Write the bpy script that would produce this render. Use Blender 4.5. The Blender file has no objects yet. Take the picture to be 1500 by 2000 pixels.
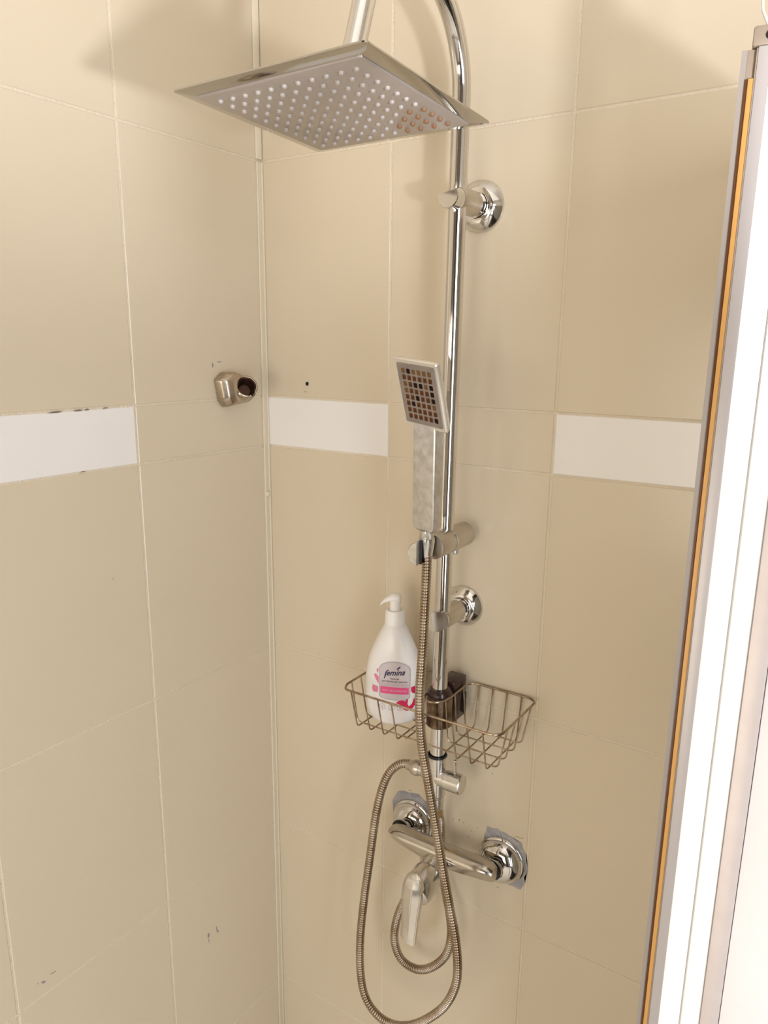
import bpy, bmesh, math, random
from mathutils import Vector, Matrix, noise
random.seed(7)
S = bpy.context.scene
COL = S.collection
PI = math.pi

# ---------------------------------------------------------------- camera
RX = Vector((0.8337061258882698, 0.5521086732280851, 0.010493264634811648))
RU = Vector((-0.13877913449346777, 0.1910938778202952, 0.9717116247574926))
RF = Vector((-0.5344852172751055, 0.8115781803411952, -0.2359373003754551))
cd = bpy.data.cameras.new('camera')
cam = bpy.data.objects.new('camera', cd)
COL.objects.link(cam)
M = Matrix((RX, RU, -RF)).transposed().to_4x4()
M.translation = Vector((0.7985, -0.8837, 1.4722))
cam.matrix_world = M
cd.sensor_fit = 'HORIZONTAL'
cd.sensor_width = 36.0
cd.lens = 1481.468 / 1500 * 36
cd.shift_y = 34.75 / 1500
cd.clip_start = 0.01
S.camera = cam

# ---------------------------------------------------------------- world, lights, exposure
w = bpy.data.worlds.new('world')
S.world = w
w.use_nodes = True
w.node_tree.nodes['Background'].inputs[0].default_value = (1.0, 0.95, 0.88, 1)
w.node_tree.nodes['Background'].inputs[1].default_value = 0.25


def area(name, loc, target, sx, sy, power, color, spread=PI):
    l = bpy.data.lights.new(name, 'AREA')
    l.shape = 'RECTANGLE'
    l.size, l.size_y = sx, sy
    l.energy = power
    l.color = color
    l.spread = spread
    o = bpy.data.objects.new(name, l)
    COL.objects.link(o)
    o.location = loc
    d = Vector(target) - Vector(loc)
    o.rotation_euler = d.to_track_quat('-Z', 'Y').to_euler()
    return o


area('ceiling_light', (1.25, -1.2, 2.46), (1.25, -1.2, 0), 1.7, 1.6, 2.5, (1.0, 0.91, 0.78))
# added soft fill from behind the camera
area('front_fill', (0.55, -2.17, 0.85), (0.45, 0, 0.6), 0.9, 1.4, 11, (1.0, 0.91, 0.77))
area('side_fill', (2.27, -1.45, 1.15), (0.0, -0.55, 0.95), 1.2, 1.7, 28, (0.80, 0.88, 1.0))  # added cool fill from the right, without a real source
# small uplighter beside the shower, at face height: it casts the shower head's shadow up the left wall
lp = bpy.data.lights.new('mirror_uplighter', 'SPOT')
lp.energy = 22
lp.shadow_soft_size = 0.028
lp.spot_size = math.radians(92)
lp.spot_blend = 1.0
lp.color = (0.92, 0.93, 1.0)
lpo = bpy.data.objects.new('mirror_uplighter', lp)
COL.objects.link(lpo)
lpo.location = (1.05, -0.70, 1.40)
lpo.rotation_euler = Vector((math.cos(math.radians(47)) * math.cos(math.radians(155)), math.cos(math.radians(47)) * math.sin(math.radians(155)), math.sin(math.radians(47)))).to_track_quat('-Z', 'Y').to_euler()

S.view_settings.view_transform = 'Standard'
S.view_settings.look = 'None'
S.view_settings.gamma = 1.0
S.view_settings.use_curve_mapping = False
S.view_settings.exposure = 0.74


# ---------------------------------------------------------------- materials
def mat(name, col, rough=0.5, metal=0.0, spec=0.5, bump=0, bscale=20, var=0, vscale=6, var2=None, transmission=0,
        coat=0, rvar=0, sss=0):
    m = bpy.data.materials.new(name)
    m.use_nodes = True
    nt = m.node_tree
    b = nt.nodes['Principled BSDF']
    b.inputs['Base Color'].default_value = (*col, 1)
    b.inputs['Roughness'].default_value = rough
    b.inputs['Metallic'].default_value = metal
    b.inputs['Specular IOR Level'].default_value = spec
    b.inputs['Coat Weight'].default_value = coat
    if sss:
        b.inputs['Subsurface Weight'].default_value = sss
        b.inputs['Subsurface Scale'].default_value = 0.01
    tc = nt.nodes.new('ShaderNodeTexCoord')
    if var or rvar:
        n = nt.nodes.new('ShaderNodeTexNoise')
        n.inputs['Scale'].default_value = vscale
        n.inputs['Detail'].default_value = 5
        nt.links.new(tc.outputs['Object'], n.inputs['Vector'])
        if var:
            r = nt.nodes.new('ShaderNodeValToRGB')
            c2 = var2 or tuple(max(0, c * (1 - var)) for c in col)
            r.color_ramp.elements[0].position = 0.35
            r.color_ramp.elements[1].position = 0.68
            r.color_ramp.elements[0].color = (*c2, 1)
            r.color_ramp.elements[1].color = (*col, 1)
            nt.links.new(n.outputs['Fac'], r.inputs['Fac'])
            nt.links.new(r.outputs['Color'], b.inputs['Base Color'])
        if rvar:
            mr = nt.nodes.new('ShaderNodeMapRange')
            mr.inputs['From Min'].default_value = 0.3
            mr.inputs['From Max'].default_value = 0.7
            mr.inputs['To Min'].default_value = rough
            mr.inputs['To Max'].default_value = rough + rvar
            nt.links.new(n.outputs['Fac'], mr.inputs['Value'])
            nt.links.new(mr.outputs['Result'], b.inputs['Roughness'])
    if bump:
        n2 = nt.nodes.new('ShaderNodeTexNoise')
        n2.inputs['Scale'].default_value = bscale
        n2.inputs['Detail'].default_value = 2
        nt.links.new(tc.outputs['Object'], n2.inputs['Vector'])
        bp = nt.nodes.new('ShaderNodeBump')
        bp.inputs['Strength'].default_value = bump
        bp.inputs['Distance'].default_value = 0.01
        nt.links.new(n2.outputs['Fac'], bp.inputs['Height'])
        nt.links.new(bp.outputs['Normal'], b.inputs['Normal'])
    return m


TILE = mat('cream_tile_glaze', (0.69, 0.594, 0.450), 0.22, bump=0.12, bscale=5, var=0.02, vscale=3)
WTILE = mat('white_tile_glaze', (0.86, 0.83, 0.81), 0.22, bump=0.12, bscale=5)
GROUT = mat('cream_grout', (0.77, 0.675, 0.53), 0.7, var=0.07, vscale=14, bump=0.3, bscale=300)
TRIM = mat('cream_plastic_trim', (0.76, 0.68, 0.53), 0.35)
PAINT = mat('white_paint', (0.80, 0.77, 0.72), 0.6, var=0.03, vscale=2)
FPAINT = mat('taupe_paint', (0.17, 0.135, 0.10), 0.6, var=0.05, vscale=2)
FLOORM = mat('pale_floor_tile', (0.78, 0.74, 0.68), 0.4, var=0.05, vscale=5)
DARKDOOR = mat('added_door_brown', (0.045, 0.026, 0.016), 0.35, var=0.4, vscale=8)
CHROME = mat('chrome', (0.71, 0.69, 0.67), 0.045, 1.0, rvar=0.06, vscale=40)
CHROME_SPOT = mat('water_spotted_chrome', (0.74, 0.72, 0.69), 0.10, 1.0, rvar=0.22, vscale=90, var=0.18)
HEADC = mat('grey_chrome', (0.56, 0.54, 0.51), 0.07, 1.0)
SATIN = mat('satin_nickel', (0.62, 0.57, 0.50), 0.28, 1.0, rvar=0.08, vscale=60, var=0.1)
DULL = mat('limescaled_chrome', (0.72, 0.70, 0.67), 0.28, 0.8, rvar=0.15, vscale=110, var=0.15, var2=(0.56, 0.53, 0.49))
SILV = mat('bright_silver_frame', (0.84, 0.82, 0.80), 0.22, 0.8)
FACET2 = mat('dark_reflection_chrome', (0.55, 0.51, 0.455), 0.13, 1.0, rvar=0.12, vscale=60, var=0.12)  # tap body chrome, dark reflections put into its base colour
CASTIN = mat('dark_bore_reflection', (0.075, 0.035, 0.022), 0.3, 0.7)  # dark reflection inside the hook bore, painted as colour
FACET = mat('faceted_chrome', (0.70, 0.67, 0.63), 0.16, 1.0, rvar=0.12, vscale=60)
HOSEM = mat('tarnished_steel_hose', (0.56, 0.48, 0.40), 0.20, 1.0, rvar=0.15, vscale=30, var=0.35, var2=(0.36, 0.28, 0.20))
WIREM = mat('tarnished_wire', (0.52, 0.43, 0.33), 0.28, 1.0, var=0.35, vscale=60, var2=(0.28, 0.19, 0.12))
BRASS = mat('worn_brass', (0.55, 0.40, 0.16), 0.3, 1.0, var=0.3, vscale=60)
BLACK = mat('black_plastic', (0.012, 0.011, 0.012), 0.3)
CLAMPM = mat('brown_reflection_clamp', (0.34, 0.24, 0.16), 0.16, 0.9, var=0.5, vscale=50, var2=(0.05, 0.025, 0.018))  # brownish reflection on the metal sleeve put into the colour
CLAMPD = mat('dark_brown_plastic', (0.035, 0.014, 0.010), 0.22)
PLATE = mat('grey_spray_plate', (0.47, 0.42, 0.39), 0.33, 0.45, var=0.06, vscale=30)
PLATE2 = mat('grey_hand_spray_plate', (0.33, 0.28, 0.25), 0.45, 0.2, var=0.25, vscale=60)
NOZ = mat('silicone_nozzle', (0.43, 0.39, 0.36), 0.4)
RUSTN = mat('rusty_nozzle', (0.26, 0.13, 0.06), 0.6)
RUSTD = mat('dark_rust_nozzle', (0.016, 0.006, 0.004), 0.8, spec=0.15)
RUSTM = mat('brown_rust_nozzle', (0.07, 0.022, 0.008), 0.8, var=0.5, vscale=300, var2=(0.16, 0.07, 0.028), spec=0.15)
RUSTL = mat('tan_rust_nozzle', (0.17, 0.09, 0.038), 0.8, spec=0.15)
BOTTLE = mat('white_bottle_plastic', (0.84, 0.81, 0.79), 0.28, sss=0.1)
CAPW = mat('white_cap_plastic', (0.88, 0.85, 0.82), 0.35)
LBL = mat('grey_label', (0.60, 0.53, 0.55), 0.4)
LBLB = mat('grey_label_border', (0.44, 0.40, 0.43), 0.4)
PINK = mat('pink_band', (0.80, 0.08, 0.26), 0.4)
LPINK = mat('pale_pink_print', (0.80, 0.42, 0.50), 0.4)
MPINK = mat('pink_print', (0.78, 0.22, 0.36), 0.4)
CRIM = mat('crimson_print', (0.62, 0.008, 0.075), 0.4)
WHITEP = mat('white_print', (0.86, 0.82, 0.82), 0.4)
NAVY = mat('navy_print', (0.018, 0.012, 0.06), 0.4)
GREYP = mat('grey_print', (0.17, 0.12, 0.14), 0.4)
LILAC = mat('lilac_print', (0.56, 0.45, 0.50), 0.4)
ZINC = mat('cast_zinc', (0.50, 0.42, 0.33), 0.20, 1.0, rvar=0.12, vscale=40, var=0.12)
CEMENT = mat('blue_grey_cement', (0.52, 0.48, 0.46), 0.85, var=0.35, vscale=55, var2=(0.33, 0.33, 0.37), bump=0.5, bscale=400)
SMUDGE = mat('dirt_smudge', (0.46, 0.38, 0.27), 0.8, var=0.3, vscale=200)
HOLE = mat('dark_hole', (0.008, 0.006, 0.005), 0.9)
CHIP = mat('brown_chip', (0.22, 0.15, 0.11), 0.8)
ALU = mat('anodised_aluminium', (0.46, 0.42, 0.41), 0.4, 0.3)
BRUSHED = mat('brushed_grey_profile', (0.62, 0.55, 0.53), 0.45, 0.3, var=0.08, vscale=50)
WPROF = mat('white_profile', (0.90, 0.90, 0.90), 0.35)
SEALB = mat('brown_seal', (0.09, 0.028, 0.004), 0.4)
SEALG = mat('amber_seal', (0.56, 0.29, 0.08), 0.4)
CAPB = mat('beige_end_cap', (0.28, 0.22, 0.165), 0.45)
WDOOR = mat('white_grubby_door', (0.84, 0.80, 0.80), 0.4, var=0.12, vscale=7)
CORD = mat('grey_cord', (0.60, 0.57, 0.53), 0.5)


def glass_mat():
    m = bpy.data.materials.new('clear_panel_glass')
    m.use_nodes = True
    nt = m.node_tree
    nt.nodes.remove(nt.nodes['Principled BSDF'])
    out = nt.nodes['Material Output']
    tr = nt.nodes.new('ShaderNodeBsdfTransparent')
    tr.inputs[0].default_value = (0.62, 0.62, 0.60, 1)
    gl = nt.nodes.new('ShaderNodeBsdfGlossy')
    gl.inputs['Roughness'].default_value = 0.1
    mx = nt.nodes.new('ShaderNodeMixShader')
    fr = nt.nodes.new('ShaderNodeFresnel')
    fr.inputs[0].default_value = 1.45
    nt.links.new(fr.outputs[0], mx.inputs[0])
    nt.links.new(tr.outputs[0], mx.inputs[1])
    nt.links.new(gl.outputs[0], mx.inputs[2])
    nt.links.new(mx.outputs[0], out.inputs[0])
    return m


GLASS = glass_mat()
STRIPG = mat('grey_clear_seal', (0.30, 0.26, 0.23), 0.35)


# ---------------------------------------------------------------- mesh helpers
def V(*a):
    return Vector(a)


def add_box(bm, lo, hi, bev=0.0, mtx=None):
    vs = []
    lo = Vector(lo)
    hi = Vector(hi)
    r = bmesh.ops.create_cube(bm, size=1.0)
    for v in r['verts']:
        v.co = Vector(((lo[i] + hi[i]) / 2 + v.co[i] * (hi[i] - lo[i]) for i in range(3)))
    vs = r['verts']
    if bev:
        es = list({e for v in vs for e in v.link_edges})
        rr = bmesh.ops.bevel(bm, geom=es, offset=bev, segments=2, affect='EDGES', profile=0.5)
        vs = list({v for f in rr['faces'] for v in f.verts} | {v for v in vs if v.is_valid})
    if mtx is not None:
        for v in vs:
            v.co = mtx @ v.co
    return vs


def frame_of(t, up=None):
    t = t.normalized()
    up = up or (V(0, 0, 1) if abs(t.z) < 0.9 else V(0, 1, 0))
    a = up.cross(t).normalized()
    b = t.cross(a).normalized()
    return a, b


def rings(bm, rs, cap=True, closed=False):
    """rs: list of lists of Vectors, skinned in order"""
    vv = [[bm.verts.new(p) for p in r] for r in rs]
    n = len(vv[0])
    m = len(vv)
    for i in range(m if closed else m - 1):
        a, b = vv[i], vv[(i + 1) % m]
        for j in range(n):
            bm.faces.new((a[j], a[(j + 1) % n], b[(j + 1) % n], b[j]))
    if cap and not closed:
        bm.faces.new(list(reversed(vv[0])))
        bm.faces.new(vv[-1])
    return vv


def add_lathe(bm, origin, axis, prof, n=40, cap=True):
    """prof: list of (distance along axis, radius)"""
    axis = Vector(axis).normalized()
    a, b = frame_of(axis)
    o = Vector(origin)
    rs = [[o + axis * d + (a * math.cos(2 * PI * k / n) + b * math.sin(2 * PI * k / n)) * max(r, 1e-5) for k in range(n)] for d, r in prof]
    rings(bm, rs, cap)


def smooth_path(pts, step):
    """Catmull-Rom resampled at about equal step"""
    P = [Vector(p) for p in pts]
    P = [P[0] * 2 - P[1]] + P + [P[-1] * 2 - P[-2]]
    out = []
    for i in range(1, len(P) - 2):
        p0, p1, p2, p3 = P[i - 1:i + 3]
        for k in range(16):
            t = k / 16
            out.append(0.5 * ((2 * p1) + (-p0 + p2) * t + (2 * p0 - 5 * p1 + 4 * p2 - p3) * t * t + (-p0 + 3 * p1 - 3 * p2 + p3) * t ** 3))
    out.append(P[-2])
    return resample(out, step)


def resample(out, step):
    L = [0]
    for a, b in zip(out, out[1:]):
        L.append(L[-1] + (b - a).length)
    n = max(2, int(round(L[-1] / step)))
    res = []
    j = 0
    for k in range(n + 1):
        s = L[-1] * k / n
        while j < len(L) - 2 and L[j + 1] < s:
            j += 1
        f = (s - L[j]) / max(1e-9, L[j + 1] - L[j])
        res.append(out[j].lerp(out[j + 1], f))
    return res


def add_tube(bm, path, r, n=12, cap=True, closed=False, prof=None):
    """sweep with parallel transport; r number or function(i)"""
    m = len(path)
    tang = []
    for i in range(m):
        a = path[(i - 1) % m] if (closed or i > 0) else path[i]
        b = path[(i + 1) % m] if (closed or i < m - 1) else path[i]
        tang.append((b - a).normalized())
    a, b = frame_of(tang[0])
    rs = []
    for i in range(m):
        t = tang[i]
        a = (a - t * a.dot(t)).normalized()
        b = t.cross(a)
        ri = r(i) if callable(r) else r
        if isinstance(ri, list):
            for off, rad in ri:
                rs.append([path[i] + t * off + (a * math.cos(2 * PI * k / n) + b * math.sin(2 * PI * k / n)) * rad for k in range(n)])
        else:
            rs.append([path[i] + (a * math.cos(2 * PI * k / n) + b * math.sin(2 * PI * k / n)) * ri for k in range(n)])
    rings(bm, rs, cap, closed)


def fillet(pts, rad, seg=5):
    P = [Vector(p) for p in pts]
    out = [P[0]]
    for i in range(1, len(P) - 1):
        a, b, c = P[i - 1], P[i], P[i + 1]
        u = (a - b)
        v = (c - b)
        d = min(rad, u.length * 0.45, v.length * 0.45)
        p = b + u.normalized() * d
        q = b + v.normalized() * d
        for k in range(seg + 1):
            t = k / seg
            out.append(p.lerp(b, t).lerp(b.lerp(q, t), t))
    out.append(P[-1])
    return out


WL = {}


def finish(bm, angle=32):
    bmesh.ops.remove_doubles(bm, verts=bm.verts, dist=1e-7)
    bmesh.ops.recalc_face_normals(bm, faces=bm.faces)
    for f in bm.faces:
        f.smooth = True
    for e in bm.edges:
        if len(e.link_faces) == 2 and e.calc_face_angle(0) > math.radians(angle):
            e.smooth = False


def obj(name, bm, m, parent=None, label=None, kind=None, angle=32, loc=None, world=True):
    """link one mesh object; bm in world coordinates unless world=False"""
    if isinstance(bm, bpy.types.Mesh):
        me = bm
    else:
        finish(bm, angle)
        me = bpy.data.meshes.new(name)
        off = Vector((0, 0, 0))
        if world and parent is not None:
            off = WL[parent.name]
        if world:
            for v in bm.verts:
                v.co -= off
        bm.to_mesh(me)
        bm.free()
        me.materials.append(m)
    o = bpy.data.objects.new(name, me)
    COL.objects.link(o)
    if parent is not None:
        o.parent = parent
    if loc is not None:
        o.location = loc
    WL[o.name] = (WL[parent.name] if parent is not None else Vector((0, 0, 0))) + (Vector(loc) if loc is not None else Vector((0, 0, 0)))
    if label:
        o['label'] = label
    if kind:
        o['kind'] = kind
    return o


def thing(name, label, cat, loc=(0, 0, 0), rotz=0, group=None):
    o = bpy.data.objects.new(name, None)
    COL.objects.link(o)
    o.empty_display_size = 0.02
    o.location = loc
    o.rotation_euler = (0, 0, rotz)
    o['label'] = label
    o['category'] = cat
    if group:
        o['group'] = group
    WL[o.name] = Vector(loc)
    return o


def tag(o, label, cat, group=None):
    o['label'] = label
    o['category'] = cat
    if group:
        o['group'] = group
    return o


def NB():
    return bmesh.new()


def box_obj(name, lo, hi, m, parent=None, bev=0.0, **k):
    bm = NB()
    add_box(bm, lo, hi, bev)
    return obj(name, bm, m, parent, **k)


# ---------------------------------------------------------------- room shell
G = 0.0009          # joint depth
RXE, RYE, ZC = 2.3, -2.2, 2.5
wb = box_obj('wall_back', (-0.1, G, 0), (RXE + 0.1, 0.1, ZC), GROUT, kind='structure')
wl = box_obj('wall_left', (-0.1, RYE - 0.1, 0), (-G, G, ZC), GROUT, kind='structure')
wr = box_obj('wall_right', (RXE, RYE - 0.1, 0), (RXE + 0.1, G, ZC), PAINT, kind='structure')
wf = box_obj('wall_front', (-G, RYE - 0.1, 0), (RXE, RYE, ZC), FPAINT, kind='structure')
box_obj('floor', (-0.1, RYE - 0.1, -0.1), (RXE + 0.1, 0.1, 0), FLOORM, kind='structure')
box_obj('ceiling', (-0.1, RYE - 0.1, ZC), (RXE + 0.1, 0.1, ZC + 0.1), PAINT, kind='structure')
# dark door added unseen behind the camera to put dark streaks in the chrome
dr = box_obj('added_dark_door', (1.05, RYE + 0.001, 0.0), (1.85, RYE + 0.045, 2.02), DARKDOOR, kind='structure', bev=0.004)
bm = NB()
add_lathe(bm, (1.78, RYE + 0.045, 1.0), (0, 1, 0), [(0, 0.022), (0.006, 0.022), (0.008, 0.009), (0.045, 0.009)], 20)
add_tube(bm, [V(1.785, RYE + 0.09, 1.0), V(1.73, RYE + 0.092, 1.0), V(1.67, RYE + 0.09, 1.0)], 0.009, 12)
obj('added_door_handle', bm, SATIN, dr)

HT, BH = 0.33, 0.0752
zl = [0.0, 0.33, 0.66, 0.99, 1.32, 1.32 + BH, 1.32 + BH + HT, 1.32 + BH + 2 * HT, 1.32 + BH + 3 * HT, ZC]
xb = [0.0, 0.2221, 0.4624, 0.7027, 0.943, 1.1833, 1.4236, 1.6639, 1.9042, 2.1445, RXE]
yl = [0.0, 0.2482, 0.4851, 0.722, 0.9589, 1.1958, 1.4327, 1.6696, 1.9065, 2.2]
J = 0.0014
tile_cache = {}


def tile_mesh(a, h, m):
    key = (round(a, 4), round(h, 4), m.name)
    if key in tile_cache:
        return tile_cache[key]
    bm = NB()
    c = 0.0009
    t = 0.0011
    o = [(J, J), (a - J, J), (a - J, h - J), (J, h - J)]
    i = [(J + c, J + c), (a - J - c, J + c), (a - J - c, h - J - c), (J + c, h - J - c)]
    base = [bm.verts.new((x, 0.006, z)) for x, z in o]
    mid = [bm.verts.new((x, c * 0.8, z)) for x, z in o]
    top = [bm.verts.new((x, 0, z)) for x, z in i]
    for k in range(4):
        bm.faces.new((base[k], base[(k + 1) % 4], mid[(k + 1) % 4], mid[k]))
        bm.faces.new((mid[k], mid[(k + 1) % 4], top[(k + 1) % 4], top[k]))
    bm.faces.new(top)
    bm.faces.new(list(reversed(base)))
    bmesh.ops.recalc_face_normals(bm, faces=bm.faces)
    me = bpy.data.meshes.new('tile')
    bm.to_mesh(me)
    bm.free()
    me.materials.append(m)
    tile_cache[key] = me
    return me


for row in range(len(zl) - 1):
    h = zl[row + 1] - zl[row]
    for c in range(len(xb) - 1):
        a = xb[c + 1] - xb[c]
        wh = (row == 4 and c % 2 == 0)
        o = obj('tile', tile_mesh(a, h, WTILE if wh else TILE), None, wb, loc=(xb[c], random.uniform(-0.00015, 0.00015), zl[row]))
        if wh:
            o['label'] = 'white border tile'
    for c in range(len(yl) - 1):
        a = yl[c + 1] - yl[c]
        wh = (row == 4 and c % 2 == 1)
        o = obj('tile', tile_mesh(a, h, WTILE if wh else TILE), None, wl, loc=(random.uniform(-0.00015, 0.00015), -yl[c + 1], zl[row]))
        o.rotation_euler = (0, 0, PI / 2)
        if wh:
            o['label'] = 'white border tile'

# corner trim on the left wall: lower run and upper run that meet at the joint
bm = NB()
add_box(bm, (0.0, -0.0125, 0.0), (0.0030, -0.0100, 1.7240), 0.0009)
add_box(bm, (0.0, -0.0100, 0.0), (0.0012, -0.0030, 1.7240), 0.0004)
add_box(bm, (0.0, -0.0032, 0.0), (0.0034, -0.0004, 1.7240), 0.0009)
t1 = obj('trim_1', bm, TRIM, None, kind='structure')
bm = NB()
add_box(bm, (0.0, -0.0130, 1.7275), (0.0026, -0.0010, ZC), 0.0010)
obj('trim_2', bm, TRIM, None, kind='structure')
bm = NB()
add_lathe(bm, (0.002, -0.0072, 1.2445), (1, 0, 0), [(-0.002, 0.0044), (0.0012, 0.0042), (0.0022, 0.003), (0.0026, 0.0012)], 16)
obj('silicone_blob', bm, TRIM, t1)


# ---------------------------------------------------------------- marks on the walls (parts of the walls, thin raised patches)
def blob(name, wallobj, pts, m, axis, thick=0.0006, label=None, jag=0.0):
    """pts: polygon in wall coordinates; axis 'y' back wall (x,z), axis 'x' left wall (y,z)"""
    P = []
    n = len(pts)
    for i in range(n):
        a, b = Vector(pts[i]), Vector(pts[(i + 1) % n])
        for k in range(3):
            p = a.lerp(b, k / 3)
            P.append(p + Vector((random.uniform(-jag, jag), random.uniform(-jag, jag))))
    bm = NB()

    def mk(p, d):
        return V(p[0], -d, p[1]) if axis == 'y' else V(d, p[0], p[1])
    lo = [bm.verts.new(mk(p, -0.0004)) for p in P]
    hi = [bm.verts.new(mk(p, thick)) for p in P]
    for i in range(len(P)):
        j = (i + 1) % len(P)
        bm.faces.new((lo[i], lo[j], hi[j], hi[i]))
    f = bm.faces.new(hi)
    bm.faces.new(list(reversed(lo)))
    bmesh.ops.triangulate(bm, faces=[g for g in bm.faces if len(g.verts) > 4])
    return obj(name, bm, m, wallobj, label=label)


blob('cement_smear', wb, [(0.239, 0.745), (0.238, 0.785), (0.246, 0.802), (0.262, 0.811), (0.283, 0.812), (0.300, 0.806), (0.312, 0.795), (0.316, 0.77), (0.312, 0.74), (0.290, 0.73), (0.26, 0.729)], CEMENT, 'y', jag=0.0022, label='blue grey cement around the left tap flange')
blob('cement_smear', wb, [(0.399, 0.760), (0.396, 0.783), (0.397, 0.803), (0.405, 0.806), (0.420, 0.805), (0.438, 0.803), (0.452, 0.796), (0.460, 0.783), (0.462, 0.755), (0.458, 0.727), (0.448, 0.723), (0.405, 0.729)], CEMENT, 'y', jag=0.0022, label='blue grey cement around the right tap flange')
for cx, cz, sx, sz in ((0.4463, 0.8052, 0.0045, 0.0007), (0.4528, 0.8062, 0.0022, 0.0010), (0.447, 0.797, 0.0016, 0.001), (0.300, 0.812, 0.0012, 0.0022), (0.269, 0.8145, 0.0035, 0.0007),
                       (0.3545, 0.797, 0.0009, 0.0028), (0.3615, 0.795, 0.0016, 0.0008), (0.3445, 0.794, 0.0012, 0.0009), (0.3750, 0.786, 0.001, 0.001), (0.3700, 0.774, 0.0016, 0.0014),
                       (0.3842, 0.795, 0.001, 0.0008), (0.3895, 0.758, 0.0018, 0.0012), (0.4205, 0.712, 0.0014, 0.0012), (0.3905, 0.7165, 0.0012, 0.0009), (0.401, 0.913, 0.0008, 0.0007), (0.4035, 0.8895, 0.0010, 0.0010)):
    blob('dirt_speck', wb, [(cx - sx, cz - sz * 0.4), (cx, cz - sz), (cx + sx, cz), (cx + sx * 0.2, cz + sz)], SMUDGE, 'y', 0.0003, jag=0.0003)
bm = NB()
add_lathe(bm, (0.0786, -0.0004, 1.4165), (0, 1, 0), [(0, 0.0029), (0.0008, 0.0029)], 14)
obj('drill_hole', bm, HOLE, wb, label='small dark drill hole')
blob('dirt_speck', wb, [(0.071, 1.4045), (0.076, 1.4040), (0.079, 1.4048), (0.074, 1.4055)], SMUDGE, 'y', 0.0003)
for cy, cz, sy, sz in ((-0.3600, 1.3941, 0.0095, 0.0009), (-0.3300, 1.3942, 0.0065, 0.0008), (-0.3180, 1.3944, 0.0035, 0.0008), (-0.2920, 1.3948, 0.004, 0.0004), (-0.330, 1.3212, 0.004, 0.0004)):
    blob('edge_chip', wl, [(cy - sy, cz - sz * 0.3), (cy - sy * 0.3, cz - sz), (cy + sy * 0.5, cz - sz), (cy + sy, cz + sz * 0.2), (cy, cz + sz)], CHIP, 'x', 0.0004, jag=0.0002)
PENC = mat('pencil_grey', (0.30, 0.27, 0.30), 0.8)
for pts in ([(-0.1735, 0.5505), (-0.1700, 0.5475), (-0.1712, 0.5425), (-0.1740, 0.5405), (-0.1745, 0.5450)], [(-0.1727, 0.5385), (-0.1715, 0.5370), (-0.1722, 0.5300), (-0.1730, 0.5335)],
            [(-0.1560, 0.5505), (-0.1545, 0.5500), (-0.1535, 0.5430), (-0.1505, 0.5375), (-0.1515, 0.5350), (-0.1548, 0.5395)],
            [(-0.452, 0.682), (-0.447, 0.680), (-0.446, 0.6775), (-0.450, 0.678)], [(-0.439, 0.6840), (-0.432, 0.6832), (-0.430, 0.6822), (-0.436, 0.6820)], [(-0.4575, 0.6835), (-0.4560, 0.6835), (-0.4565, 0.6820)],
            [(-0.1125, 1.4470), (-0.1100, 1.4455), (-0.1108, 1.4405), (-0.1128, 1.4395)], [(-0.1030, 1.4475), (-0.0980, 1.4482), (-0.0945, 1.4476), (-0.0985, 1.4466)],
            [(-0.3005, 1.1795), (-0.2995, 1.180), (-0.2990, 1.1785), (-0.300, 1.178)]):
    blob('pencil_mark', wl, pts, PENC, 'x', 0.0003, jag=0.0004)

# ---------------------------------------------------------------- shower column
col = thing('shower_column', 'chrome shower column with an arched riser pipe fixed to the back wall', 'shower column', (0.350, -0.001, 0.868))
PX, PY = 0.3525, -0.061


def pole_x(z):
    return 0.3478 + (z - 0.90) * (0.3531 - 0.3478) / 0.80


bm = NB()
path = []
for k in range(0, 9):
    z = 0.93 + (1.742 - 0.93) * k / 8
    path.append(V(pole_x(z), PY, z))
R = 0.098
for k in range(1, 33):
    th = math.radians(160) * k / 32
    path.append(V(0.3534 + 0.002 * k / 32, PY - R + R * math.cos(th), 1.742 + R * math.sin(th)))
e = path[-1]
path.append(V(0.3556, e.y - 0.342 * 0.045, e.z - 0.94 * 0.045))
path.append(V(0.356, e.y - 0.342 * 0.092, e.z - 0.94 * 0.092))
add_tube(bm, path, 0.0105, 32)
obj('riser_pipe', bm, CHROME, col)


def bracket(name_l, x, z, fr, yend, cut):
    bm = NB()
    add_lathe(bm, (x, 0.0, z), (0, -1, 0), [(0.0, fr), (0.003, fr), (0.0042, fr * 0.985), (0.0125, fr * 0.72), (0.0135, fr * 0.66), (0.0135, 0.0152), (0.0155, 0.0150), (0.0155, 0.0128), (0.0175, 0.0128), (0.0175, 0.0146), (0.020, 0.0146), (0.0215, 0.0118), (0.030, 0.0115)], 48)
    fl = obj('flange', bm, CHROME, col)
    bm = NB()
    add_lathe(bm, (x, 0.0, z), (0, -1, 0), [(0.024, 0.0135), (0.0245, 0.0142), (0.067, 0.0142), (0.0680, 0.0136), (0.0680, 0.012), (0.066, 0.0118)], 40)
    a = obj('bracket_arm', bm, SATIN, col)
    # chrome end piece with a sloping scoop cut
    bm = NB()
    add_lathe(bm, (x, 0.0, z), (0, -1, 0), [(0.064, 0.0132), (yend - 0.001, 0.0132), (yend, 0.0125)], 40)
    g = bm.verts[:] + bm.edges[:] + bm.faces[:]
    bmesh.ops.bisect_plane(bm, geom=g, plane_co=cut[0], plane_no=cut[1], clear_outer=True)
    bmesh.ops.holes_fill(bm, edges=[ed for ed in bm.edges if len(ed.link_faces) == 1], sides=0)
    obj('bracket_cap', bm, CHROME, col)


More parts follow.
